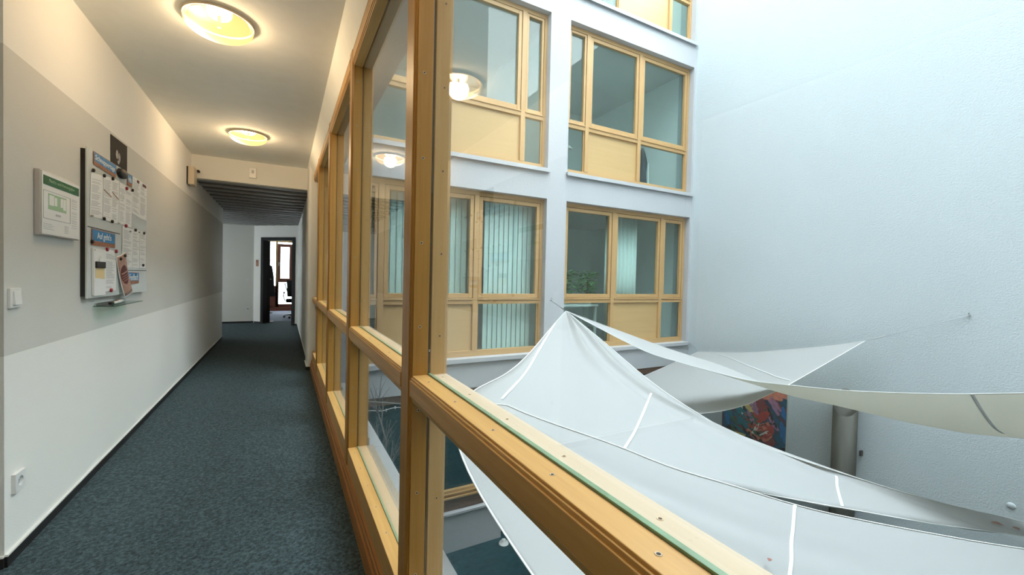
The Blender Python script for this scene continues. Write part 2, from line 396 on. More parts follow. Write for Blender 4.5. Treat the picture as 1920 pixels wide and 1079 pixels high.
# office chair
t = thing('office_chair', 'black swivel office chair half hidden by the door frame', 'chair', (.30, 13.3, 0))
cx, cy = .30, 13.3
def blob(mb, x0, x1, y0, y1, z0, z1): mb.box(x0, x1, y0, y1, z0, z1)
m = MB(); blob(m, cx-.24, cx+.24, cy-.24, cy+.24, .44, .53); m.build('seat', 'cloth_dark', t, bevel=.035)
m = MB(); m.add([(cx-.20, cy+.22, .58), (cx+.20, cy+.22, .58), (cx+.22, cy+.30, 1.05), (cx-.22, cy+.30, 1.05), (cx-.20, cy+.27, .58), (cx+.20, cy+.27, .58), (cx+.22, cy+.35, 1.05), (cx-.22, cy+.35, 1.05)],
                [(0, 1, 2, 3), (4, 7, 6, 5), (0, 4, 5, 1), (3, 2, 6, 7), (0, 3, 7, 4), (1, 5, 6, 2)]); m.build('backrest', 'cloth_dark', t, bevel=.02)
MB().tube([(cx, cy, .10), (cx, cy, .44)], .03).build('gas_lift', 'steel', t)
for k in range(5):
    a = k*2*math.pi/5+2.9
    MB().tube([(cx, cy, .12), (cx+.28*math.cos(a), cy+.28*math.sin(a), .075)], [.028, .014]).build('leg', 'steel', t)
    MB().lathe([(0, -.02), (.03, -.02), (.03, .02), (0, .02)], (cx+.28*math.cos(a), cy+.28*math.sin(a), .031), 14, 1).build('castor', 'black', t)
for sx in (-1, 1):
    MB().tube([(cx+sx*.26, cy, .48), (cx+sx*.30, cy-.02, .62), (cx+sx*.28, cy-.08, .70)], .014).build('armrest_post', 'black', t)
    MB().tube([(cx+sx*.28, cy-.15, .71), (cx+sx*.28, cy+.12, .71)], .026).build('armrest', 'black', t)
MB().tube([(cx-.16, cy+.30, .60), (cx-.22, cy+.26, .80), (cx-.27, cy+.22, .98)], .014).build('back_lever', 'black', t)

# ================================================================== FITTINGS ON THE CORRIDOR WALLS
def lamp(y, label):
    L = thing('ceiling_lamp', label, 'ceiling lamp', (-.335, y, 2.63), 'round ceiling lamps in the corridor')
    c = (-.335, y, 2.63)
    MB().lathe([(0, 0), (.15, 0), (.155, -.006), (.15, -.012), (0, -.012)], c).build('base_plate', 'reflector', L)
    MB().lathe([(.163, 0), (.170, 0), (.170, -.016), (.163, -.016), (.163, 0)], c, 48).build('light_shield_ring', 'beige', L, smooth=False)  # added ring, keeps the bulb's light off the ceiling beside the lamp
    prof = [(.165, -.022), (.168, -.030)]
    for k in range(1, 13):
        a = k/12*math.pi/2; prof.append((.166*math.cos(a)+.0005, -.032-.068*math.sin(a)))
    MB().lathe(prof, c, 56).build('lamp_shade', 'lamp', L, smooth=True)
    MB().tube([(-.335, y, 2.618), (-.335, y, 2.585)], .010).build('lamp_holder', 'black', L)
    ld = bpy.data.lights.new('lamp_bulb', 'POINT'); ld.energy = LAMP_POWER; ld.color = (1, .72, .42); ld.shadow_soft_size = .07
    lo = bpy.data.objects.new('lamp_bulb', ld); COL.objects.link(lo); lo.location = (-.335, y, 2.575); adopt(lo, L)
    return L
lamp(2.93, 'round glowing ceiling lamp nearer the viewer, above the notice board')
lamp(5.17, 'round glowing ceiling lamp farther on, just before the bulkhead')
lamp(.69, 'round ceiling lamp overhead near the start of the grey band')
lamp(-1.55, 'round ceiling lamp nearest the plain closing wall of the corridor')

# light switch and sockets
t = thing('light_switch', 'white rocker light switch on the grey band', 'light switch', (-1, 2.555, 1.07))
MB().box(-1, -.99, 2.513, 2.597, 1.028, 1.112).build('switch_plate', 'white', t, bevel=.002); t = t.children[0]
MB().prism([(-.992, 1.042), (-.981, 1.042), (-.986, 1.098), (-.992, 1.098)], 1, 2.53, 2.582).build('rocker', 'white', t, bevel=.001)
t = thing('wall_socket', 'white wall socket low on the white part of the banded wall', 'socket', (-1, 2.58, .28))
def plate_hole(y, z, s, r, x0, x1, n=24):
    mb = MB(); v = []; f = []
    for x in (x0, x1):
        for j in range(n):
            a = 2*math.pi*j/n+math.pi/4; ca, sa = math.cos(a), math.sin(a); k = s/max(abs(ca), abs(sa))
            v.append((x, y+k*ca, z+k*sa))
        for j in range(n):
            a = 2*math.pi*j/n+math.pi/4; v.append((x, y+r*math.cos(a), z+r*math.sin(a)))
    for j in range(n):
        k = (j+1) % n
        f += [(2*n+j, 2*n+k, 3*n+k, 3*n+j), (j, 2*n+j, 2*n+k, k), (3*n+j, 3*n+k, n+k, n+j), (j, k, n+k, n+j)]
    return mb.add(v, f)
plate_hole(2.58, .28, .041, .021, -1, -.986).build('socket_plate', 'white', t, bevel=.001); t = t.children[0]
MB().lathe([(0, 0), (.021, 0)], (-.997, 2.58, .28), 24, 0).build('socket_well', 'print', t)
MB().lathe([(0, 0), (.0028, 0)], (-.9962, 2.572, .28), 10, 0).lathe([(0, 0), (.0028, 0)], (-.9962, 2.59, .28), 10, 0).build('pin_holes', 'black', t)
t = thing('light_switch', 'white light switch on the pale end wall above the socket', 'light switch', (-.76, 12.2, 1.02))
MB().box(-.81, -.72, 12.187, 12.2, .98, 1.07).build('switch_plate', 'white', t, bevel=.002); t = t.children[0]
MB().box(-.795, -.735, 12.180, 12.19, .995, 1.055).build('rocker', 'white', t, bevel=.001)
t = thing('wall_socket', 'white wall socket low on the pale end wall', 'socket', (-.76, 12.2, .3))
MB().box(-.81, -.72, 12.186, 12.2, .26, .35).build('socket_plate', 'white', t, bevel=.002); t = t.children[0]
MB().lathe([(0, 0), (.022, 0)], (-.765, 12.185, .305), 20, 1).build('socket_well', 'print', t)
t = thing('door_sign', 'small brown plaque beside the black office door', 'sign', (-.56, 12.1, 1.45))
m = MB(); ang(m, .05, .12, 0, .012, 1.36, 1.52); m.build('plaque', 'rust', t, bevel=.003)
m = MB(); ang(m, .065, .105, .012, .014, 1.46, 1.50); m.build('plaque_print', 'deadleaf', t)
# chime box and camera
t = thing('wall_speaker', 'beige wall speaker box high on the banded wall', 'speaker', (-1, 6.2, 2.32))
MB().box(-.988, -.93, 6.12, 6.30, 2.215, 2.425).build('speaker_case', 'beige', t, bevel=.004)
MB().box(-1.0, -.988, 6.115, 6.30, 2.22, 2.42).build('speaker_back', 'black', t)
tag(MB().lathe([(0, -.05), (.016, -.05), (.016, -.012), (.008, -.012), (.008, 0), (0, 0)], (-.925, 6.40, 2.42), 16, 1).build('wall_peg', 'black', smooth=False), 'tiny black peg on the cream bulkhead beside the speaker', 'peg')
t = thing('motion_sensor', 'small white box sensor on the cream bulkhead', 'sensor', (-.36, 6.4, 2.48))
MB().box(-.40, -.32, 6.365, 6.40, 2.415, 2.55).build('sensor_case', 'white', t, bevel=.008)
MB().box(-.372, -.348, 6.361, 6.366, 2.475, 2.515).build('sensor_lens', 'print', t)

# escape plan
t = thing('escape_plan_sign', 'framed escape plan with a green header on the grey band', 'sign', (-1, 2.93, 1.5))
Y0, Y1, Z0, Z1 = 2.722, 3.135, 1.352, 1.652; X = -.975
MB().box(-1.0, X-.004, Y0, Y1, Z0, Z1).build('sign_frame', plain('brushed_frame', (.55, .52, .50), .4, .5), t, bevel=.002)
MB().box(X-.004, X, Y0+.008, Y1-.006, Z0+.006, Z1-.006).build('sign_face', 'paper', t)
hd = MB().box(X, X+.0015, Y0+.018, Y1-.016, 1.588, 1.630).build('sign_header', 'green', t)
text('header_lettering', 'Flucht- und Rettungsplan', 'palegreen', (X+.0016, Y0+.07, 1.600), (0, 1, 0), (0, 0, 1), .27, .020, hd)
MB().box(X, X+.001, Y0+.065, Y0+.25, 1.478, 1.552).build('plan_area', 'palegreen', t)
m = MB()
for a, b, c2, d in ((.072, .12, 1.497, 1.545), (.125, .15, 1.500, 1.540), (.185, .21, 1.500, 1.545), (.213, .244, 1.490, 1.545)):
    MB().box(X+.001, X+.0016, Y0+a, Y0+b, c2, d).build('plan_room', 'paper', t)
m = MB()
def ln(a, b, z0, z1, w=.0012): m.box(X, X+.0012, Y0+a, Y0+b, z0, z1)
ln(.018, .295, 1.561, 1.5625); ln(.018, .295, 1.43, 1.4330); ln(.018, .0195, 1.43, 1.5625); ln(.2935, .295, 1.43, 1.5625)
ln(.14, .19, 1.452, 1.461)
for i in range(4): ln(.018, .10+.02*(i % 2), 1.406-i*.008, 1.4075-i*.008)
for i in range(5): ln(.235, .275, 1.410-i*.008, 1.412-i*.008)
m.build('plan_lines', 'print', t)
m = MB()
for k, z in enumerate((1.50, 1.435, 1.385)):
    for i in range(4 if k < 2 else 3): ln(.315, .375, z+.05-i*.012, z+.0515-i*.012)
    ln(.315, .378, z+.058, z+.0590)
m.build('plan_legend', 'print', t)

# ---------- notice board and what hangs on it
XB = -.970
nb = thing('notice_board', 'large white magnetic notice board hung on the grey band', 'notice board', (-1, 3.8, 1.46))
BY0, BY1, BZ0, BZ1 = 3.22, 4.375, 1.03, 1.885
MB().box(XB-.010, XB, BY0, BY1, BZ0, BZ1).build('board_face', 'board', nb, bevel=.002)
MB().box(-1.0, XB-.010, BY0+.001, BY1-.012, BZ0+.012, BZ1-.012).build('board_back', 'black', nb)
MB().box(XB, XB+.001, BY0, 3.75, 1.4365, 1.4415).build('board_joint', 'black', nb); MB().box(XB, XB+.001, 3.92, BY1, 1.194, 1.199).build('board_joint', 'black', nb)
def quad(mb, q, x0, x1, k=0):
    # q TL, TR, BR, BL as (y, z); a thin sheet on the board plane
    v = [(x0, *p) for p in q]+[(x1, *p) for p in q]
    mb.add(v, [(3, 2, 1, 0), (4, 5, 6, 7), (0, 1, 5, 4), (1, 2, 6, 5), (2, 3, 7, 6), (3, 0, 4, 7)], k)
def bl(q, s, t): # bilinear point, s across, t down
    a = [q[0][i]*(1-s)+q[1][i]*s for i in (0, 1)]; b = [q[3][i]*(1-s)+q[2][i]*s for i in (0, 1)]
    return (a[0]*(1-t)+b[0]*t, a[1]*(1-t)+b[1]*t)
SH = {'pA': [(3.261, 1.75), (3.445, 1.768), (3.435, 1.505), (3.244, 1.496)], 'pB': [(3.446, 1.768), (3.592, 1.784), (3.583, 1.501), (3.441, 1.506)],
 'pC': [(3.594, 1.784), (3.727, 1.79), (3.716, 1.504), (3.585, 1.501)], 'pD': [(3.729, 1.784), (3.867, 1.785), (3.841, 1.51), (3.718, 1.503)],
 'pE': [(3.869, 1.779), (4.003, 1.775), (3.984, 1.504), (3.843, 1.507)], 'pF': [(4.006, 1.88), (4.192, 1.882), (4.174, 1.596), (3.992, 1.612)],
 'pG': [(4.194, 1.882), (4.370, 1.878), (4.362, 1.597), (4.176, 1.596)], 'pH': [(3.79, 1.5), (4.007, 1.494), (4.002, 1.215), (3.79, 1.218)],
 'pI': [(4.010, 1.5), (4.184, 1.5), (4.179, 1.214), (4.013, 1.215)], 'pJ': [(4.186, 1.5), (4.35, 1.496), (4.344, 1.216), (4.181, 1.214)],
 'pL': [(3.472, 1.327), (3.684, 1.319), (3.673, 1.063), (3.48, 1.062)]}
LB = {'pA': 'curled white notice sheet at the near edge of the upper row', 'pB': 'white notice sheet second in the upper row under the blue banner',
 'pC': 'white notice sheet third in the upper row between black magnets', 'pD': 'white notice sheet in the upper row beneath a red magnet',
 'pE': 'white notice sheet in the upper row under the narrow blue banner', 'pF': 'schedule sheet with one red mark, next to the narrow blue banner',
 'pG': 'schedule sheet with a wide red mark at the far top corner of the board', 'pH': 'printed sheet of the lower row partly behind the brown flyer',
 'pI': 'printed sheet in the middle of the lower row of three', 'pJ': 'printed sheet of the lower row nearest the far edge of the board',
 'pL': 'narrow printed list held by red magnets beside the clipped note'}
for i, k in enumerate(SH):
    q = SH[k]; x = XB+.0015+(.0012 if i % 2 else 0)
    t = thing('notice_sheet', LB[k], 'paper notice', (XB, q[0][0], q[2][1]), 'paper notices on the board')
    m = MB(); quad(m, q, x, x+.0008); sh = m.build('sheet', 'paper', t)
    m = MB(); rnd = random.Random(k); tt = .08
    while tt < .92:
        if rnd.random() < .78:
            s1 = .55+.38*rnd.random(); quad(m, [bl(q, .10, tt), bl(q, s1, tt), bl(q, s1, tt+.011), bl(q, .10, tt+.011)], x+.0008, x+.0011)
        tt += .026
    m.build('sheet_print', 'print', sh)
    if k in ('pF', 'pG'):
        m = MB(); a, b = (.55, .85) if k == 'pF' else (.35, .9)
        quad(m, [bl(q, a, .03), bl(q, b, .03), bl(q, b, .11), bl(q, a, .11)], x+.0008, x+.0013); m.build('red_mark', 'maroon', sh)
    if k in ('pB', 'pC'):
        m = MB(); quad(m, [bl(q, .05, .30), bl(q, .95, .42), bl(q, .95, .45), bl(q, .05, .33)], x+.0008, x+.0013); m.build('brown_rule', 'rust', sh)
    if k == 'pD':
        m = MB(); c0 = bl(q, .45, .33); m.lathe([(.022, 0), (.026, .0004)], (x+.0009, *c0), 24, 0); m.build('round_stamp', 'print', sh)
def banner(name, q, body, label, cat, tw):
    t = thing(name, label, cat, (XB, q[0][0], q[2][1]))
    m = MB(); quad(m, q, XB+.003, XB+.0045); m.build('banner_border', 'rust', t)
    m = MB(); a = .04; quad(m, [bl(q, a*.4, .04), bl(q, .99, .05), bl(q, .97, .74), bl(q, a, .70)], XB+.0045, XB+.005); bf = m.build('banner_field', 'blue', t)
    o = bl(q, tw, .68); e = bl(q, 1-tw, .68)
    d = Vector((0, e[0]-o[0], e[1]-o[1])); hgt = abs(q[0][1]-q[3][1])*.52
    text('banner_lettering', body, 'paper', (XB+.0052, *o), d, (0, -d.z, d.y), d.length, hgt, bf, shear=.1)
banner('banner_sign', [(3.291, 1.878), (3.665, 1.881), (3.652, 1.795), (3.295, 1.803)], 'Schnuppertage', 'blue and rusty banner with white script across the top of the board', 'sign', .05)
banner('banner_sign', [(3.885, 1.875), (3.996, 1.878), (3.989, 1.797), (3.887, 1.793)], 'Info', 'narrow blue banner between the black magnet and the schedules', 'sign', .18)
banner('banner_sign', [(3.268, 1.433), (3.646, 1.431), (3.647, 1.340), (3.268, 1.335)], "Auf geht's", 'blue banner with white script above the clipped note', 'sign', .2)
banner('banner_sign', [(3.903, 1.184), (4.162, 1.179), (4.159, 1.099), (3.912, 1.096)], 'Feedback', 'blue banner with white script low beside the brown flyer', 'sign', .1)
# clipped note
t = thing('clipboard_note', 'white sheet with black clip and yellow note low on the board', 'note', (XB, 3.37, 1.04))
m = MB(); quad(m, [(3.268, 1.321), (3.463, 1.315), (3.453, 1.043), (3.278, 1.045)], XB+.002, XB+.012); m.build('paper_pad', 'paper', t)
m = MB(); quad(m, [(3.295, 1.206), (3.434, 1.206), (3.435, 1.141), (3.298, 1.148)], XB+.012, XB+.013); m.build('yellow_note', 'yellow', t)
m = MB(); quad(m, [(3.290, 1.244), (3.431, 1.244), (3.431, 1.206), (3.290, 1.206)], XB+.012, XB+.020); m.build('clip', 'black', t, bevel=.002)
MB().tube([(XB+.016, 3.345, 1.244), (XB+.016, 3.345, 1.262), (XB+.016, 3.352, 1.272), (XB+.016, 3.362, 1.266)], .0018).build('clip_hook', 'steel', t)
# flyer, slightly curling off the board
t = thing('brown_flyer', 'tilted brown flyer with dark oval print hanging off the board', 'flyer', (XB, 3.8, 1.02))
q = [(3.671, 1.279), (3.844, 1.318), (3.913, 1.045), (3.754, 1.012)]
def flyer_patch(s0, s1, t0, t1, off, n=10, shape=None):
    v = []; f = []
    for i in range(n+1):
        for j in range(n+1):
            s = s0+(s1-s0)*i/n; u = t0+(t1-t0)*j/n
            if shape: # map the square onto a disc
                a, b = 2*i/n-1, 2*j/n-1; a, b = a*math.sqrt(1-b*b/2), b*math.sqrt(1-a*a/2)
                s = (s0+s1)/2+a*(s1-s0)/2; u = (t0+t1)/2+b*(t1-t0)/2
            p = bl(q, s, u); v.append((XB+.006+.022*u*u+.006*math.sin(3*s)+off, *p))
    for i in range(n):
        for j in range(n): a = i*(n+1)+j; f.append((a, a+1, a+n+2, a+n+1))
    return MB().add(v, f)
flyer_patch(-.03, 1.03, -.02, 1.02, -.0006).build('flyer_margin', 'paper', t, smooth=True, solid=.0006)
flyer_patch(.03, 1.0, .0, .97, .0004).build('flyer_sheet', 'brownpaper', t, smooth=True, solid=.0004)
flyer_patch(.08, .86, .25, .72, .0012, shape=1).build('flyer_oval', 'maroon', t, smooth=True)
for k in range(4):
    u = .42+.055*k+(.03 if k else 0)
    flyer_patch(.16, .80, u, u+(.035 if k == 0 else .014), .002, 4).build('flyer_stripe', 'brownpaper', t)
# magnets
mag = None
black = [(3.276, 1.765), (3.442, 1.768), (3.587, 1.778), (3.985, 1.774), (3.441, 1.507), (3.579, 1.505), (4.06, 1.494), (4.275, 1.489), (4.255, 1.238), (3.263, 1.357), (3.775, 1.296), (3.690, 1.271)]
redm = [(3.858, 1.764), (3.849, 1.504), (3.493, 1.323), (3.654, 1.319), (3.564, 1.067)]
silv = [(3.257, 1.503), (3.703, 1.509), (3.94, 1.474), (4.153, 1.486), (3.285, 1.312)]
for lst, mt, r, lab, grp in ((black, 'black', .0105, 'small round black magnet holding papers on the board', 'black magnets on the board'),
                             (redm, 'red', .012, 'small round red magnet on the notice board', 'red magnets on the board'),
                             (silv, 'steel', .006, 'tiny silver magnet pin on the notice board', 'silver magnets on the board')):
    first = None
    for (y, z) in lst:
        if first is None:
            m = MB().lathe([(0, .010), (r*.8, .010), (r, .007), (r, 0)], (0, 0, 0), 18, 0)
            o = m.build('magnet', mt, smooth=False); first = o
        else:
            o = first.copy(); COL.objects.link(o)
        xo = XB+.0045+(.013 if (y, z) in black[10:] else 0)
        o.location = (xo, y, z); tag(o, lab, 'magnet', grp)
m = MB(); prof = [(0, .022), (.05, .020), (.062, .014), (.066, 0)]
n = 28; v = []; f = []
for r, hgt in prof:
    for j in range(n):
        a = 2*math.pi*j/n; v.append((XB+.004+hgt, 3.757+r*1.25*math.cos(a), 1.845+r*.50*math.sin(a)))
for i in range(3):
    for j in range(n): f.append((i*n+j, i*n+(j+1) % n, (i+1)*n+(j+1) % n, (i+1)*n+j))
tag(m.add(v, f).build('board_eraser', 'black', smooth=True), 'black rounded board eraser stuck beneath the dark photograph', 'eraser')
t = thing('photo_print', 'dark monochrome photograph pinned above the board', 'photograph', (-1, 3.84, 1.9))
q = [(3.679, 2.082), (4.005, 2.086), (4.003, 1.895), (3.683, 1.892)]
m = MB(); quad(m, q, -1.0, -.997); m.build('photo_sheet', plain('dark_photo', (.016, .014, .014), .85, var=.5, vscale=18), t)
m = MB()
for (s, u, w_, h_) in ((.36, .55, .16, .34), (.50, .62, .12, .36), (.44, .80, .12, .14)):
    c0 = bl(q, s, u); n = 14
    v = [(-.9968, c0[0]+w_*.16*math.cos(2*math.pi*j/n), c0[1]+h_*.09*math.sin(2*math.pi*j/n)) for j in range(n)]
    m.add(v, [tuple(range(n))])
m.build('photo_figure', plain('photo_grey', (.30, .30, .30), .4, var=.6, vscale=30), t)
# pen tray
t = thing('glass_shelf', 'narrow clear glass shelf under the notice board', 'shelf', (-1, 3.8, .98))
MB().box(-1.0, -.90, 3.40, 3.98, .972, .978).build('tray_shelf', glass('tray_glass', (.70, .86, .80), boost=1.5), t, bevel=.001)
MB().box(-1.0, -.992, 3.42, 3.96, .978, .992).build('tray_bracket', 'steel', t)
for i, (y, mt, lab) in enumerate(((3.46, 'black', 'board marker with black cap on the glass shelf'), (3.58, 'green', 'board marker with dark green cap on the glass shelf'), (3.66, 'red', 'board marker with red cap on the glass shelf'))):
    t = thing('board_marker', lab, 'marker', (-.95, y, .988), 'board markers on the glass shelf')
    yb = y+.05
    MB().lathe([(0, 0), (.0085, 0), (.0095, .004), (.0095, .045), (0, .05)], (-.94-.012*i, y, .989), 14, 1).build('cap', mt, t, smooth=False)
    MB().lathe([(0, 0), (.0085, 0), (.0085, .075), (0, .078)], (-.94-.012*i, yb, .989), 14, 1).build('barrel', 'white', t)

# ================================================================== CORRIDOR GLAZING (window_1)
g = thing('window_1', 'orange pine glazed wall of posts and rails between corridor and courtyard', 'glazed wall', (.39, 2.5, 0), kind='structure')
PY = [-1.42, -.095, 1.225, 2.545, 3.860, 5.120]; PW = .115
XI, XG0, XG1, XO = .330, .385, .392, .445
for y in PY:
    MB().box(XI+.008, XG0, y, y+PW, 0.10, 2.50).box(XI, XI+.009, y+.016, y+PW-.016, .10, 2.50).box(XI+.004, XI+.009, y+.007, y+PW-.007, .10, 2.50).build('post_inner', 'pine_z', g, bevel=.0015)
    MB().box(XG1, XO, y, y+PW, 0.02, 2.55).build('post_outer', 'pale_z', g, bevel=.002)
    MB().box(XG0, XG1, y+.003, y+PW-.003, .1, 2.5).build('post_seal', 'blackseal', g)
spans = [(-4, PY[0])]+[(PY[i]+PW, PY[i+1]) for i in range(len(PY)-1)]+[(PY[-1]+PW, 5.98)]
def rail(name, z0, z1, steps=True):
    for (a, b) in spans:
        m = MB().box(XI+.008, XG0, a, b, z0, z1).box(XI, XI+.009, a, b, z0+.018, z1-.012)
        m.box(XI+.004, XI+.009, a, b, z0+.009, z1-.005); m.build(name+'_inner', 'pine_y', g, bevel=.0015)
        MB().box(XG1, XO, a, b, z0+.002, z1-.002).build(name+'_outer', 'pale_y', g, bevel=.002)
rail('rail', .828, .905)
rail('top_rail', 2.385, 2.478)
for (a, b) in spans:
    MB().box(XI+.004, XG0, a, b, .09, .203).build('sill_inner', 'pine_y', g, bevel=.002)
    MB().box(XG1, XO+.03, a, b, .04, .201).build('sill_outer', 'pale_y', g, bevel=.002)
    for z0, z1 in ((.203, .828), (.905, 2.385)):
        MB().box(XG0+.001, XG1-.001, a, b, z0, z1).build('pane', 'glass', g)
    MB().box(XG0, XG1+.002, a, b, .203, .206).box(XG0, XG1+.002, a, b, .905, .909).build('seal', 'seal', g)
MB().box(.312, XG0, -4, 5.98, -.045, .045).box(.320, XG0, -4, 5.98, .045, .075).box(.325, XG0, -4, 5.98, .075, .095).build('base_board', wood('base_board_pine', (.30, .12, .025), (.42, .19, .05), 1), g, bevel=.002)
MB().box(XI+.03, XO, -4, 5.98, 2.478, 2.63).build('head_board', 'pine_y', g)
# screws
sm = MB(); sm.lathe([(.0026, .0004), (.0042, .0006), (.0046, 0)], (0, 0, 0), 12, 2, 0)
sm.lathe([(0, .0002), (.0026, .0004)], (0, 0, 0), 12, 2, 1)
def screw_at(loc, up):
    global scr
    if scr is None: o = scr = sm.build('screw', [plain('screw_zinc', (.55, .42, .28), .5), 'black'])
    else: o = scr.copy(); COL.objects.link(o)
    o.parent = g; o.matrix_parent_inverse = Matrix.Translation(-Vector(g['_o']))
    o.location = loc; o.rotation_euler = (0, 0, .4) if up else (math.pi/2, 0, 0)
scr = None
for i, y in enumerate(PY[2:]):
    for k in range(9 if i < 2 else 6):
        z = .30+k*(.25 if i < 2 else .36)
        if abs(z-.866) < .05: z += .1
        screw_at((.358, y-.0001, z), False)
        if i < 2: screw_at((.42, y-.0001, z-.03), False)
for (a, b) in spans[2:5]:
    near = a > 1.2
    for k in range(6):
        y = a+.09+k*(b-a-.18)/5
        if y < .2: continue
        screw_at((.360, y, .9051), True); screw_at((.418, y+.05, .9031), True)
        if near: screw_at((.360, y, .2031), True)
# floor-slab ledges of the corridor side
struct('trim_ledge', MB().box(XO, .725, -4, 5.78, -.42, -.215).box(XO, .735, -4, 5.78, -.215, -.20), 'sillwhite', 'white ledge running along outside below the glazed wall', 'ledge', bevel=.003)
m = MB()
for k in range(8): m.box(XO+.002, .7352, -1.75+k*1.05, -1.744+k*1.05, -.21, -.1985)
struct('trim_ledge_joint', m, 'print', 'thin joints across the white outdoor ledge', 'joint')
struct('trim_ledge_upper', MB().box(XO, .66, -4, 5.78, 2.60, 2.82), 'facade', 'plastered slab edge overhanging above the glazed wall', 'ledge')
struct('wall_courtyard_left', MB().box(.05, .445, -4, 5.78, 2.82, 12).box(.20, .445, -4, 5.78, -2.9, -.42).box(.40, .46, 5.78, 6.0, -2.9, 15).box(.2, .445, -4, 5.98, -.42, -.125), 'facade', 'courtyard wall above and below the corridor glazing', 'wall')

# ================================================================== COURTYARD
YF = 5.78; XR = 7.26
struct('floor_courtyard', MB().box(-.5, XR+.1, -4.2, 6.2, -3.0, -2.88), 'ground', 'dark teal paved ground of the courtyard', 'paving')
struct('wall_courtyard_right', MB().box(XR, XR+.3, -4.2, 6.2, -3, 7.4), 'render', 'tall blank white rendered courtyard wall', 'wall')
m = MB()
for x0, x1 in ((.46, .72), (3.76, 4.15), (7.20, XR)): m.box(x0, x1, YF, YF+.22, -.45, 15)
for z0, z1 in ((-.45, -.03), (2.52, 2.97), (5.52, 5.97), (8.52, 15)):
    m.box(.72, 3.76, YF, YF+.22, z0, z1); m.box(4.15, 7.20, YF, YF+.22, z0, z1)
struct('wall_courtyard_back', m, 'facade', 'white rendered facade across the courtyard with pine windows', 'facade')
wn = [1]
def facade_window(x0, z0, cols, panel, label, y=YF):
    """cols: mullion centres; panel: index of the column whose lower part is a wooden panel"""
    wn[0] += 1
    W_ = 3.04; x1 = x0+W_; z1 = z0+2.52; zt0, zt1 = z0+.80, z0+.885; yf = y+.105; yb = yf+.07
    e = thing('window_%d' % wn[0], label, 'window', (x0+W_/2, y, z0), kind='structure')
    zb = z0+.09
    MB().box(x0, x0+.055, yf, yb, z0, z1).box(x1-.055, x1, yf, yb, z0, z1).build('frame_side', 'fac_z', e, bevel=.003)
    MB().box(x0+.055, x1-.055, yf, yb, z0, zb).box(x0+.055, x1-.055, yf, yb, z1-.07, z1).build('frame_crosspiece', 'fac_x', e, bevel=.003)
    for c_ in cols: MB().box(c_-.04, c_+.04, yf-.006, yb, zb, z1-.07).build('mullion', 'fac_z', e, bevel=.003)
    xs = [x0+.055]+[k for c_ in cols for k in (c_-.04, c_+.04)]+[x1-.055]
    for i in range(len(cols)+1):
        a, b = xs[2*i], xs[2*i+1]
        MB().box(a, b, yf-.004, yb, zt0, zt1).box(a, b, yf-.018, yf, zt1-.022, zt1).build('transom', 'fac_x', e, bevel=.003)
        s = .065 if b-a > .5 else .045
        zz0, zz1 = zt1, z1-.07
        sw = MB().box(a+.006, a+s, yf+.006, yb-.01, zz0+.006, zz1-.006, 0).box(b-s, b-.006, yf+.006, yb-.01, zz0+.006, zz1-.006, 0)
        sw.box(a+s, b-s, yf+.006, yb-.01, zz0+.006, zz0+s+.01, 1).box(a+s, b-s, yf+.006, yb-.01, zz1-s, zz1-.006, 1)
        sw = sw.build('sash', ['fac_z', 'fac_x'], e, bevel=.004)
        MB().box(a+s, b-s, yb-.022, yb-.014, zz0+s+.01, zz1-s).build('pane', 'fglass', sw)
        if i == panel:
            MB().box(a, b, yf+.03, yf+.05, zb, zt0).build('panel', 'fac_panel', e)
        else:
            MB().box(a, a+.02, yf+.02, yf+.05, zb, zt0).box(b-.02, b, yf+.02, yf+.05, zb, zt0).build('glazing_bead', 'fac_z', e)
            MB().box(a+.02, b-.02, yf+.04, yf+.048, zb, zt0).build('pane', 'fglass', e)
    MB().box(x0-.03 if x0 > .75 else x0, min(x1+.03, XR), y-.05, yf+.02, z0-.032, z0).box(x0-.03 if x0 > .75 else x0, min(x1+.03, XR), y-.05, y-.04, z0-.062, z0-.03).build('sill', 'sillwhite', e, bevel=.002)
    return e
LE = 'of the courtyard facade'
facade_window(.72, 0, [1.16, 2.57], 1, 'pine window with vertical blinds at corridor level, partly behind the posts')
facade_window(4.155, 0, [5.30, 6.54], 1, 'pine window at corridor level beside the blank white wall')
facade_window(.72, 3.0, [1.95, 3.33], 1, 'upper pine window seen close beside the near glazing post')
facade_window(4.155, 3.0, [4.62, 5.86], 1, 'upper pine window beside the blank wall with a wooden panel in the middle')
facade_window(.72, 6.0, [1.95, 3.33], 1, 'topmost pine window above the one next to the near post')
facade_window(4.155, 6.0, [5.30, 6.60], 1, 'topmost pine window in the column beside the blank wall')
# rooms behind the facade
for r, nm in enumerate(('ground_row', 'upper_row', 'top_row')):
    z = 3.0*r
    struct('floor_'+nm, MB().box(.46, 7.4, YF+.22, 9.6, z-.45, z-.05), plain('room_floor_%d' % r, (.62, .64, .62), .8), 'floor slab of the rooms behind the facade windows, row %s' % ('lowest', 'middle', 'highest')[r], 'floor')
struct('ceiling_top_row', MB().box(.46, 7.4, YF+.22, 9.6, 8.55, 8.9), 'ceil', 'ceiling of the highest rooms behind the facade', 'ceiling')
struct('wall_rooms', MB().box(.46, 7.4, 9.0, 9.15, -.05, 8.55).box(3.9, 4.0, 6.02, 9.0, -.05, 8.55).box(7.3, 7.4, 6.02, 9.0, -.05, 8.55).box(.46, .56, 6.02, 9.0, -.05, 8.55), plain('room_white', (.90, .93, .92), .85), 'pale walls of the rooms behind the facade windows', 'wall')
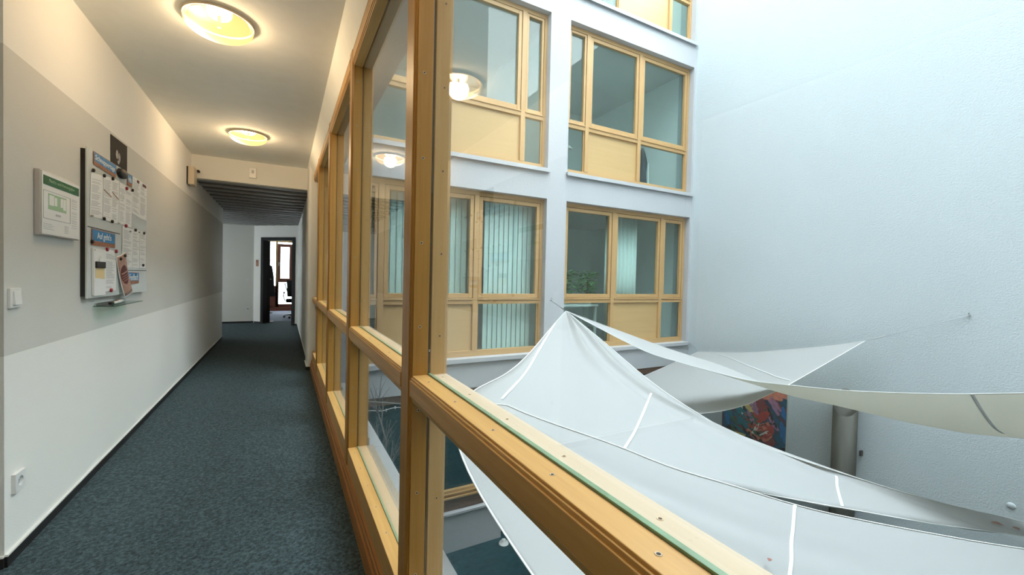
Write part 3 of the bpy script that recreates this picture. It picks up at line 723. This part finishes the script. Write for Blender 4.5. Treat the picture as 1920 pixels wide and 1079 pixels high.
# ground floor of the facade
struct('trim_beam', MB().box(.46, XR, YF+.02, YF+.16, -.565, -.45), 'brownbeam', 'dark brown beam above the ground-floor glazing', 'beam')
struct('window_ground', MB().box(.46, XR, YF+.10, YF+.13, -1.97, -.565).box(3.05, XR, YF+.10, YF+.13, -2.88, -1.97), 'dglass', 'dark ground-floor glazing beneath the facade', 'window')
gm = MB().box(.46, 3.05, YF+.03, YF+.12, -2.27, -2.09).build('trim_rail_ground', 'brownbeam', bevel=.004); tag(gm, 'brown wooden rail under the dark ground-floor glazing', 'rail', kind='structure')
gm = MB().box(.46, 3.05, YF+.01, YF+.12, -2.09, -2.065).box(.46, 3.05, YF+.02, YF+.12, -2.03, -2.01).box(.46, 3.05, YF+.04, YF+.12, -2.065, -1.97).build('trim_bead_ground', 'fac_x'); tag(gm, 'pale pine beads above the brown ground-floor rail', 'trim', kind='structure')
struct('wall_plinth', MB().box(.46, 3.05, YF, YF+.2, -2.88, -2.31), 'facade', 'low white plinth wall at courtyard ground level', 'wall')
struct('trim_plinth_sill', MB().box(.46, 3.07, YF-.04, YF+.1, -2.31, -2.275), 'sillwhite', 'white sill on the low plinth wall', 'sill', bevel=.003)
# opposite (near) facade, mirrored in the window glass
m = MB().box(.44, XR, -4.2, -4.0, -2.9, -.03)
for z0, z1 in ((2.52, 2.97), (5.52, 5.97), (8.52, 15)): m.box(.44, XR, -4.2, -4.0, z0, z1)
for x0, x1 in ((.44, .72), (3.76, 4.15), (7.20, XR)): m.box(x0, x1, -4.2, -4.0, -.03, 8.52)
m.box(.44, XR, -4.5, -4.45, -.03, 8.6)
struct('wall_courtyard_front', m, 'facade', 'white courtyard wall on the near side, mirrored in the window glass', 'wall')
for k, z in enumerate((2.97, 5.97, -.03)):
    m = MB().box(.72, 3.76, -3.99, -3.92, z, z+.04).box(4.15, 7.2, -3.99, -3.92, z, z+.04)
    struct('trim_front_sill', m, 'sillwhite', 'white sills on the near courtyard wall at %s level' % ('middle', 'top', 'low')[k], 'sill')
for k, (x0, z0) in enumerate(((.72, 0), (4.15, 0), (.72, 3), (4.15, 3))):
    wn[0] += 1
    e = thing('window_%d' % wn[0], 'pine window on the near courtyard wall, ' + ('low beside the corridor', 'low beside the blank wall', 'upper beside the corridor', 'upper beside the blank wall')[k], 'window', (x0, -4.1, z0), kind='structure')
    MB().box(x0, x0+.06, -4.16, -4.1, z0+.02, z0+2.5).box(x0+2.98, x0+3.04, -4.16, -4.1, z0+.02, z0+2.5).box(x0+1.1, x0+1.18, -4.16, -4.1, z0+.02, z0+2.5).box(x0+2.3, x0+2.38, -4.16, -4.1, z0+.02, z0+2.5).box(x0, x0+3.04, -4.16, -4.1, z0+.8, z0+.88).box(x0, x0+3.04, -4.16, -4.1, z0+2.42, z0+2.5).build('frame', 'fac_z', e)
    MB().box(x0, x0+3.04, -4.14, -4.13, z0+.02, z0+2.5).build('pane', 'dglass', e)

# vertical blinds
def blind(x0, x1, label, n):
    t = thing('vertical_blind', label, 'blind', ((x0+x1)/2, 6.12, 0), 'vertical blinds behind the corridor-level window')
    MB().box(x0, x1, 6.09, 6.13, 2.40, 2.44).build('head_rail', 'white', t)
    m = MB(); w_ = (x1-x0)/n
    for i in range(n):
        a = x0+i*w_
        m.add([(a, 6.10, .06), (a+w_*.985, 6.118, .06), (a+w_*.985, 6.118, 2.40), (a, 6.10, 2.40)], [(0, 1, 2, 3)])
    m.build('blind_slats', 'blind', t, solid=.001)
blind(2.80, 3.68, 'pale vertical blind behind the wide clear pane next to the pillar', 10)
blind(1.24, 2.50, 'pale vertical blind behind the middle pane over the wooden panel', 14)
# curtain and plants behind the window next to the blank wall
m = MB(); v = []; f = []
for i in range(41):
    x = 5.42+i*.021; y = 6.25+.03*math.sin(i*1.3)
    v += [(x, y, .05), (x, y, 2.45)]
for i in range(40): f.append((2*i, 2*i+2, 2*i+3, 2*i+1))
tag(m.add(v, f).build('curtain', 'blind', smooth=True, solid=.002), 'pale curtain drawn behind the middle pane at corridor level', 'curtain')
def leafy(parent, base, n, spread, size, rnd, zs=(.1, .5), mat='leaf'):
    m = MB()
    for i in range(n):
        a = rnd.uniform(0, 6.28); r = spread*math.sqrt(rnd.random()); z = rnd.uniform(*zs)
        c0 = Vector(base)+Vector((r*math.cos(a), r*math.sin(a), z)); d = Vector((math.cos(a), math.sin(a), rnd.uniform(-.6, .5))).normalized()
        s = d.cross(Vector((0, 0, 1))).normalized()*size*.3
        m.add([c0, c0+d*size*.5+s, c0+d*size, c0+d*size*.5-s, c0+d*size*.5+Vector((0, 0, size*.08))], [(0, 1, 4), (1, 2, 4), (2, 3, 4), (3, 0, 4)])
    return m.build('foliage', mat, parent)
for k, (x, y, lab) in enumerate(((4.62, 6.45, 'leafy potted plant inside the window nearest the pillar'), (5.12, 6.40, 'second leafy potted plant inside, towards the curtain'))):
    t = thing('potted_plant', lab, 'plant', (x, y, .72))
    MB().lathe([(0, 0), (.09, 0), (.12, .2), (.105, .2), (.1, .17), (0, .17)], (x, y, .745), 24).build('pot', 'white', t, smooth=True)
    leafy(t, (x, y, .95), 260, .17, .10, random.Random(k), (-.05, .42))
    MB().tube([(x, y, .9), (x+.02, y, 1.2)], .012).build('stem', 'bark', t)
t = thing('side_table', 'low white table carrying the plants behind the window', 'table', (4.85, 6.42, 0))
MB().box(4.35, 5.25, 6.2, 6.65, .71, .745).build('tabletop', 'white', t, bevel=.004)
for sx in (4.39, 5.21):
    for sy in (6.24, 6.61): MB().box(sx-.02, sx+.02, sy-.02, sy+.02, -.05, .71).build('leg', 'white', t)
# things behind the upper window
t = thing('folded_parasol', 'dark folded fabric bundle standing inside the upper window', 'bundle', (6.22, 6.15, 3))
MB().lathe([(0, 0), (.07, 0), (.10, .15), (.085, .40), (.10, .60), (.06, .80), (.02, .9), (0, .9)], (6.24, 6.17, 2.95), 20).build('bundle_cloth', plain('slate_cloth', (.045, .06, .075), .8), t, smooth=True)
MB().tube([(6.36, 6.12, 2.97), (6.35, 6.12, 3.55), (6.31, 6.13, 3.62)], .02).build('strap', 'white', t)
t = thing('desk_lamp', 'thin white desk lamp inside the narrow lower pane of the upper window', 'lamp', (4.42, 6.3, 2.95))
MB().lathe([(0, .02), (.10, .02), (.11, 0)], (4.42, 6.3, 2.955), 20).build('base', 'white', t)
MB().tube([(4.42, 6.3, 2.96), (4.40, 6.3, 3.55), (4.50, 6.28, 3.62)], .012).build('arm', 'white', t)
MB().lathe([(.02, .06), (.07, 0)], (4.53, 6.28, 3.58), 18).build('shade', 'white', t, smooth=True)

# ---------- courtyard wall fittings
t = thing('abstract_painting', 'large colourful abstract painting on the blank white wall', 'painting', (XR, 4.34, -2.1))
PY0, PY1, PZ0, PZ1 = 3.80, 4.95, -2.15, -.56
MB().box(XR-.035, XR-.001, PY0, PY1, PZ0, PZ1).build('canvas', plain('canvas_edge', (.50, .52, .46), .7), t)
def paintmat():
    m, nt, b = newmat('abstract_paint'); v = coords(nt, (1, 1, 1))
    n1 = noise(nt, v, 3.2, 5, .65)
    nt.links.new(ramp(nt, n1, [(.30, (.01, .03, .05)), (.42, (.02, .12, .20)), (.50, (.03, .05, .09)), (.56, (.30, .05, .05)), (.64, (.05, .09, .07)), (.74, (.02, .20, .32))]), b.inputs['Base Color'])
    b.inputs['Roughness'].default_value = .5; bump(nt, b, n1, .004); return m
rnd = random.Random(21); pal = {'red': (.42, .06, .045), 'salmon': (.62, .22, .15), 'mauve': (.35, .18, .30), 'yellow': (.62, .50, .18), 'teal': (.02, .16, .20), 'blue': (.02, .16, .42), 'dark': (.008, .012, .02), 'white': (.65, .66, .62), 'green': (.04, .14, .08)}
strokes = {k: MB() for k in pal}
def stroke(k, y, z, ln_, w_, a):
    a += rnd.uniform(-.15, .15); ca, sa = math.cos(a), math.sin(a); n = 6; v = []
    for i in range(n+1):
        s = (i/n-.5)*ln_; hw = w_*.5*(1-.5*abs(2*i/n-1))*(1+rnd.uniform(-.25, .25)); b = .15*ln_*((i/n-.5)**2)
        for sg in (-1, 1):
            py = y+s*ca-(sg*hw+b)*sa; pz = z+s*sa+(sg*hw+b)*ca
            v.append((XR-.0375-.0002*rnd.random()*8, min(max(py, PY0+.01), PY1-.01), min(max(pz, PZ0+.01), PZ1-.01)))
    strokes[k].add(v, [(2*i, 2*i+1, 2*i+3, 2*i+2) for i in range(n)])
for i in range(16): stroke('teal', rnd.uniform(4.5, 4.95), rnd.uniform(-1.9, -.9), .3, .07, .3)
for i in range(12): stroke('blue', rnd.choice((3.85, 4.85)), rnd.uniform(-1.3, -.8), .22, .08, 1.2)
for i in range(14): stroke('dark', rnd.uniform(3.85, 4.9), rnd.uniform(-2.0, -1.0), .35, .05, rnd.uniform(0, 3))
for i in range(10): stroke('green', rnd.uniform(4.2, 4.8), rnd.uniform(-2.0, -.9), .3, .07, .9)
for i in range(9): stroke('salmon', rnd.uniform(3.8, 4.2), rnd.uniform(-.72, -.6), .3, .09, .1)
for i in range(9): stroke('mauve', rnd.uniform(3.95, 4.5), rnd.uniform(-1.15, -.75), .25, .08, 1.0)
for i in range(7): stroke('red', rnd.uniform(4.05, 4.45), rnd.uniform(-1.35, -.95), .30, .10, rnd.uniform(-.9, -.3))
for (y, z, l_, w_, a) in ((4.45, -.92, .28, .16, 1.0), (4.68, -1.5, .4, .06, .1), (4.6, -1.6, .35, .05, .1)): stroke('yellow', y, z, l_, w_, a)
for (y, z, l_, w_, a) in ((4.38, -.86, .16, .10, 1.0), (4.55, -1.08, .2, .05, 1.3), (4.15, -1.34, .2, .05, -.6), (4.3, -1.3, .25, .05, -1.0)): stroke('white', y, z, l_, w_, a)
for (y, z, l_, w_, a) in ((4.2, -1.25, .32, .12, -.6), (4.35, -1.42, .25, .1, .5), (4.1, -1.4, .22, .08, -.8)): stroke('salmon', y, z, l_, w_, a)
pt = MB().box(XR-.037, XR-.034, PY0+.01, PY1-.01, PZ0+.01, PZ1-.01, 0)
for i_, k in enumerate(pal): pt.add(strokes[k].v, strokes[k].f, i_+1)
pt.build('painted_pattern', [paintmat()]+[plain('paint_'+k, pal[k], .5, var=.25, vscale=14) for k in pal], t)
# vent pipe with slanted open top
t = thing('vent_pipe', 'fat dark metal pipe with slanted open top against the blank wall', 'pipe', (7.02, 2.95, -2.88))
n = 40; R_ = .145; v = []; f = []
for (r, z0, k) in ((R_, -2.88, 0), (R_, None, 1), (R_-.006, None, 1), (R_-.006, -1.2, 0)):
    for j in range(n):
        a = 2*math.pi*j/n; x = 7.08+r*math.cos(a); y = 2.945+r*math.sin(a)
        v.append((x, y, z0 if z0 is not None else -.46+.16*math.cos(a)*1.0+.06*math.sin(a)))
for i in range(3):
    for j in range(n): f.append((i*n+j, i*n+(j+1) % n, (i+1)*n+(j+1) % n, (i+1)*n+j))
def pipemat():
    m, nt, b = newmat('dull_zinc'); n1 = noise(nt, coords(nt, (6, 6, 1.2)), 1.2, 4)
    nt.links.new(ramp(nt, n1, [(.3, (.055, .055, .045)), (.7, (.12, .12, .105))]), b.inputs['Base Color'])
    b.inputs['Metallic'].default_value = .5; b.inputs['Roughness'].default_value = .5; return m
MB().add(v, f).build('pipe_tube', pipemat(), t, smooth=True)
MB().lathe([(0, 0), (R_-.008, 0)], (7.08, 2.945, -.85), 30).build('pipe_inside_shade', 'black', t)  # black disc standing in for the shade down the open pipe
MB().box(7.2, XR, 2.785, 2.81, -1.20, -1.13).build('pipe_bracket', 'black', t)
t = thing('planter', 'grey round planter on the ground at the foot of the vent pipe', 'planter', (6.5, 3.15, -2.88))
MB().lathe([(0, 0), (.24, 0), (.33, .25), (.36, .78), (.33, .80), (.31, .74), (0, .74)], (6.50, 3.15, -2.88), 36).build('planter_body', plain('grey_stoneware', (.45, .45, .43), .6), t, smooth=True)
MB().lathe([(0, .001), (.30, 0)], (6.50, 3.15, -2.135), 30).build('soil', 'dglass', t)
tag(MB().lathe([(0, -.012), (.030, -.011), (.036, -.005), (.036, 0)], (XR, 1.40, -1.24), 28, 0).build('blanking_plate', plain('blueish_cap', (.62, .68, .72), .6), smooth=True), 'small round grey cap fixed on the blank white wall', 'cap')
tag(MB().lathe([(0, .07), (.035, .06), (.03, .035), (.07, .02), (.075, 0)], (3.02, 5.62, -2.88), 24).build('ground_spotlight', 'white', smooth=True), 'small white knob on the dark ground by the plinth corner', 'spotlight')

# ---------- shade sails
def ring(c0, r=.02):
    pts = [Vector(c0)+Vector((r*math.cos(a*math.pi/6), r*math.sin(a*math.pi/6), 0)) for a in range(13)]
    return MB().tube(pts, .0035, 6, cap=False)
def sail(label, corners, left, top, bottom, seams, cables, ripples, hooks, n=56):
    """triangle P-R-Q; left P->R, top P->Q, bottom R->Q are inner points of each edge"""
    P, R, Q = [Vector(c_) for c_ in corners]
    t = thing('shade_sail', label, 'shade sail', tuple(P), 'white shade sails over the courtyard')
    d0 = catmull([P]+left+[R], n); d1 = catmull([P]+top+[Q], n); c1 = catmull([R]+bottom+[Q], n)
    nrm = (Q-P).cross(R-P).normalized()
    if nrm.z < 0: nrm = -nrm
    v = []; f = []
    for j in range(n+1):
        vv = j/n
        for i in range(n+1):
            u = i/n
            p = (1-u)*d0[j]+u*d1[j]+(1-vv)*P+vv*c1[i]-((1-u)*((1-vv)*P+vv*R)+u*((1-vv)*P+vv*Q))
            edge = 4*u*(1-u)
            amp = ripples*(math.sin(u*23+.5)+.5*math.sin(u*41+1))*edge*vv*math.exp(-4.0*vv)
            sag = -.10*edge*math.sin(math.pi*vv)*(.5 if ripples else 1)
            v.append(p+nrm*amp+Vector((0, 0, sag*.35)))
    for j in range(n):
        for i in range(n): a = j*(n+1)+i; f.append((a, a+1, a+n+2, a+n+1))
    cl = MB().add(v, f).build('sail_cloth', 'sail', t, smooth=True, solid=.0015)
    for e in (d0, d1, c1): MB().tube([p+Vector((0, 0, .003)) for p in e], .006, 6, flat=.4).build('hem', 'hem', cl, smooth=True)
    bvh = BVHTree.FromPolygons([tuple(p) for p in v], f)
    for line in seams:   # points near the cloth, dropped onto it
        pts = []
        for p in catmull(line, 30):
            hit = bvh.find_nearest(p)
            if hit[0] is not None: pts.append(hit[0]+Vector((0, 0, .002)))
        MB().tube(pts, .012, 6, flat=.35).build('seam', 'hem', cl, smooth=True)
    for (a, b) in cables:
        a, b = Vector(a), Vector(b); d = (b-a)
        MB().tube([a, a+d*.5, b], .0035, 6).build('cable', 'cable', t)
        MB().tube([a+d*.10, a+d*.10+d.normalized()*min(.12, d.length*.4)], .007, 8).build('turnbuckle', 'steel', t)
        ring(a).build('corner_ring', 'steel', t)
    for (h_, ax) in hooks:
        h_ = Vector(h_); nn = Vector(ax)
        MB().tube([h_, h_+nn*.05, h_+nn*.06+Vector((0, 0, .025)), h_+nn*.035+Vector((0, 0, .035))], .006, 8).build('wall_hook', 'steel', t)
    return t
P0 = (3.783, 5.2, .724); R0 = (.92, 2.35, .418); Q1 = (7.0, .878, -1.333); Q2 = (6.9, .269, -1.177); C2 = (1.9, -.9, -1.2)
hookP = (3.87, YF, .86)
sail('large white sail rising to a peak at the pillar, third from the facade',
     (P0, R0, Q1), [(3.622, 5.043, .708), (2.678, 4.043, .588), (1.988, 3.312, .5), (1.55, 2.892, .458), (1.141, 2.578, .444)],
     [(3.6, 4.149, .427), (3.429, 3.33, .202), (3.401, 2.87, .061), (3.518, 2.424, -.106), (3.831, 2.12, -.269), (4.342, 1.88, -.453), (5.1, 1.581, -.708), (5.874, 1.372, -.938), (6.613, 1.186, -1.153)],
     [(1.385, 2.288, .3), (1.779, 2.074, .149), (2.197, 1.836, -.015), (2.608, 1.706, -.143), (3.095, 1.594, -.282), (3.736, 1.465, -.458), (4.656, 1.287, -.709), (5.993, 1.071, -1.059)],
     [[(3.209, 2.948, .126), (2.696, 2.558, .11), (2.274, 2.243, .099), (1.927, 2.006, .096)],
      [(3.045, 4.43, .634), (2.237, 3.504, .509), (1.742, 2.937, .432), (1.295, 2.492, .384)],
      [(4.213, 1.802, -.451), (3.924, 1.657, -.436), (3.644, 1.508, -.425)]],
     [(P0, hookP), (Q1, (XR, .80, -1.42)), (R0, (XO, 2.62, .44))], .45, [(hookP, (0, -1, 0)), ((XR, .80, -1.42), (-1, 0, 0))])
sail('nearest white sail stretched low just outside the glazing rail',
     (R0, C2, Q2), [(.822, 1.995, .263), (.905, 1.431, -.009), (1.25, .3, -.6)],
     [(1.226, 2.372, .396), (1.377, 2.276, .336), (1.53, 2.185, .277), (1.762, 2.055, .193), (1.913, 1.965, .135), (2.157, 1.803, .034), (2.504, 1.638, -.079), (2.921, 1.439, -.216), (3.307, 1.295, -.323), (3.945, 1.088, -.486), (4.761, .848, -.684)],
     [(3.2, -.35, -1.15), (5.0, 0, -1.12)],
     [[(2.884, 1.452, -.206), (2.576, 1.296, -.247), (2.306, 1.156, -.284), (1.95, .98, -.34)]],
     [(Q2, (XR, .15, -1.15)), (C2, (2.0, -3.99, -1.0))], .06, [((XR, .15, -1.15), (-1, 0, 0)), ((2.0, -3.99, -1.0), (0, 1, 0))])
A3 = (5.7, -2.0, 1.15); B3 = (7.0, -.9, .15)
sail('twisted white sail showing its beige underside over the painting',
     (P0, A3, B3), [(4.121, 4.014, .314), (4.266, 3.505, .223), (4.399, 3.039, .166), (4.485, 2.737, .146), (4.581, 2.399, .169), (4.721, 1.906, .215), (4.892, 1.307, .319), (5.0, .928, .411)],
     [(4.54, 4.035, .322), (4.941, 3.418, .147), (5.163, 3.077, .003), (5.345, 2.796, -.105), (5.593, 2.416, -.172), (6.02, 1.759, -.264), (6.4, 1.174, -.254)],
     [(6.3, -1.2, .55)],
     [[(4.818, 1.166, .354), (5.288, 1.212, .16), (5.878, 1.258, -.081), (6.135, 1.259, -.183)]],
     [(P0, hookP), (A3, (5.9, -3.99, 1.5)), (B3, (XR, -1.5, .25))], .0, [((5.9, -3.99, 1.5), (0, 1, 0)), ((XR, -1.5, .25), (-1, 0, 0))])
K1 = (6.95, 5.28, -.108); K2 = (7.0, 2.716, .458); K3 = (4.0, 5.55, -.95)
sail('smallest white sail in the far corner behind the twisted one',
     (K2, K3, K1), [(5.36, 2.81, .0), (5.02, 2.86, -.1), (4.68, 2.96, -.22), (4.42, 3.24, -.35), (4.1, 3.96, -.58)],
     [(6.89, 3.06, .35), (6.79, 3.57, .22), (6.76, 4.22, .07)],
     [(4.96, 5.60, -.73), (5.64, 5.41, -.49), (6.36, 5.33, -.28)],
     [[(6.786, 4.775, -.043), (6.386, 4.161, -.017), (5.915, 3.457, .01), (5.531, 2.9, .028)]],
     [(K1, (XR, 5.70, -.03)), (K2, (XR, 1.79, .886)), (K3, (3.95, YF, -.95))], .0,
     [((XR, 5.70, -.03), (-1, 0, 0)), ((XR, 1.79, .886), (-1, 0, 0))])
# cord tied between the glazing posts
m = MB(); pts = [Vector((.47+.01*math.sin(i), 2.60+.0*i, .47)) for i in range(2)]
# leaves lying on the sails
lf = None
for i, (x, y, z, a, s, lab) in enumerate(((2.226, 1.23, -.235, .4, .020, 'dead reddish leaf lying on the nearest white sail'), (5.814, 1.198, -.972, 2.0, .055, 'long dead brown leaf on the pointed end of the large sail'),
                                       (6.071, 1.134, -1.048, .9, .04, 'short dead leaf beside the long one on the large sail'))):
    if lf is None:
        v = []; f = []
        for k in range(9):
            s_ = k/8; w_ = .35*math.sin(math.pi*s_)
            v += [(s_-.5, -w_, .10*math.sin(s_*3)), (s_-.5, 0, .18*math.sin(s_*3)), (s_-.5, w_, .10*math.sin(s_*3))]
        for k in range(8): f += [(3*k, 3*k+1, 3*k+4, 3*k+3), (3*k+1, 3*k+2, 3*k+5, 3*k+4)]
        o = lf = MB().add(v, f).build('dead_leaf', 'deadleaf')
    else: o = lf.copy(); COL.objects.link(o)
    o.location = (x, y, z+.01); o.rotation_euler = (0, 0, a); o.scale = (s*1.6,)*3
    tag(o, lab, 'leaf', 'dead leaves on the sails')
# young tree
t = thing('young_tree', 'thin bare tree with few green leaves by the facade corner', 'tree', (1.0, 4.85, -2.88))
rnd = random.Random(4); br = MB(); tips = []
def branch(p, d, r, lv):
    L_ = (2.55, .62, .42, .26)[lv]*rnd.uniform(.8, 1.1); e = p+d*L_
    br.tube([p, p+d*L_*.5+Vector((rnd.uniform(-.02, .02), rnd.uniform(-.02, .02), 0)), e], [r, r*.8, r*.5], 6)
    if lv == 3: tips.append(e); return
    for k in range(4 if lv < 2 else 3):
        a = rnd.uniform(0, 6.28); nd = (d+Vector((math.cos(a), math.sin(a), .15))*rnd.uniform(.4, .8)).normalized()
        branch(p+d*L_*((.72, .3, .3)[lv]+.09*k), nd, r*.55, lv+1)
branch(Vector((1.02, 4.85, -2.88)), Vector((.01, -.01, 1)).normalized(), .018, 0)
br = br.build('branches', 'bark', t)
m = MB()
for e in tips:
    if e.z < .1: continue
    for k in range(5):
        d = Vector((rnd.uniform(-1, 1), rnd.uniform(-1, 1), rnd.uniform(-.6, .5))).normalized(); s = d.cross(Vector((0, 0, 1))).normalized()*.014
        m.add([e, e+d*.04+s, e+d*.085, e+d*.04-s], [(0, 1, 2, 3)])
if m.f: m.build('foliage', 'leaf', br)
# string lights along the brown beam
t = thing('string_lights', 'sparkling clear string draped below the brown beam', 'string lights', (1.3, 5.7, -.57))
pts = [(.75+i*.06, 5.72, -.60-.012*math.sin(i*1.1)) for i in range(20)]
MB().tube(pts, .0045, 6).build('cord', 'hem', t)
m = MB()
for i in range(0, 20, 2): m.lathe([(0, .02), (.012, .008), (.008, -.02), (0, -.025)], pts[i], 8)
m.build('bulbs', 'sillwhite', t)

for o in list(bpy.data.objects):
    if o.name in ('office_chair', 'coat_stand', 'coat', 'storage_box', 'door_stopper'): o.location.z -= .045
for o in list(bpy.data.objects):
    if '_o' in o: del o['_o']
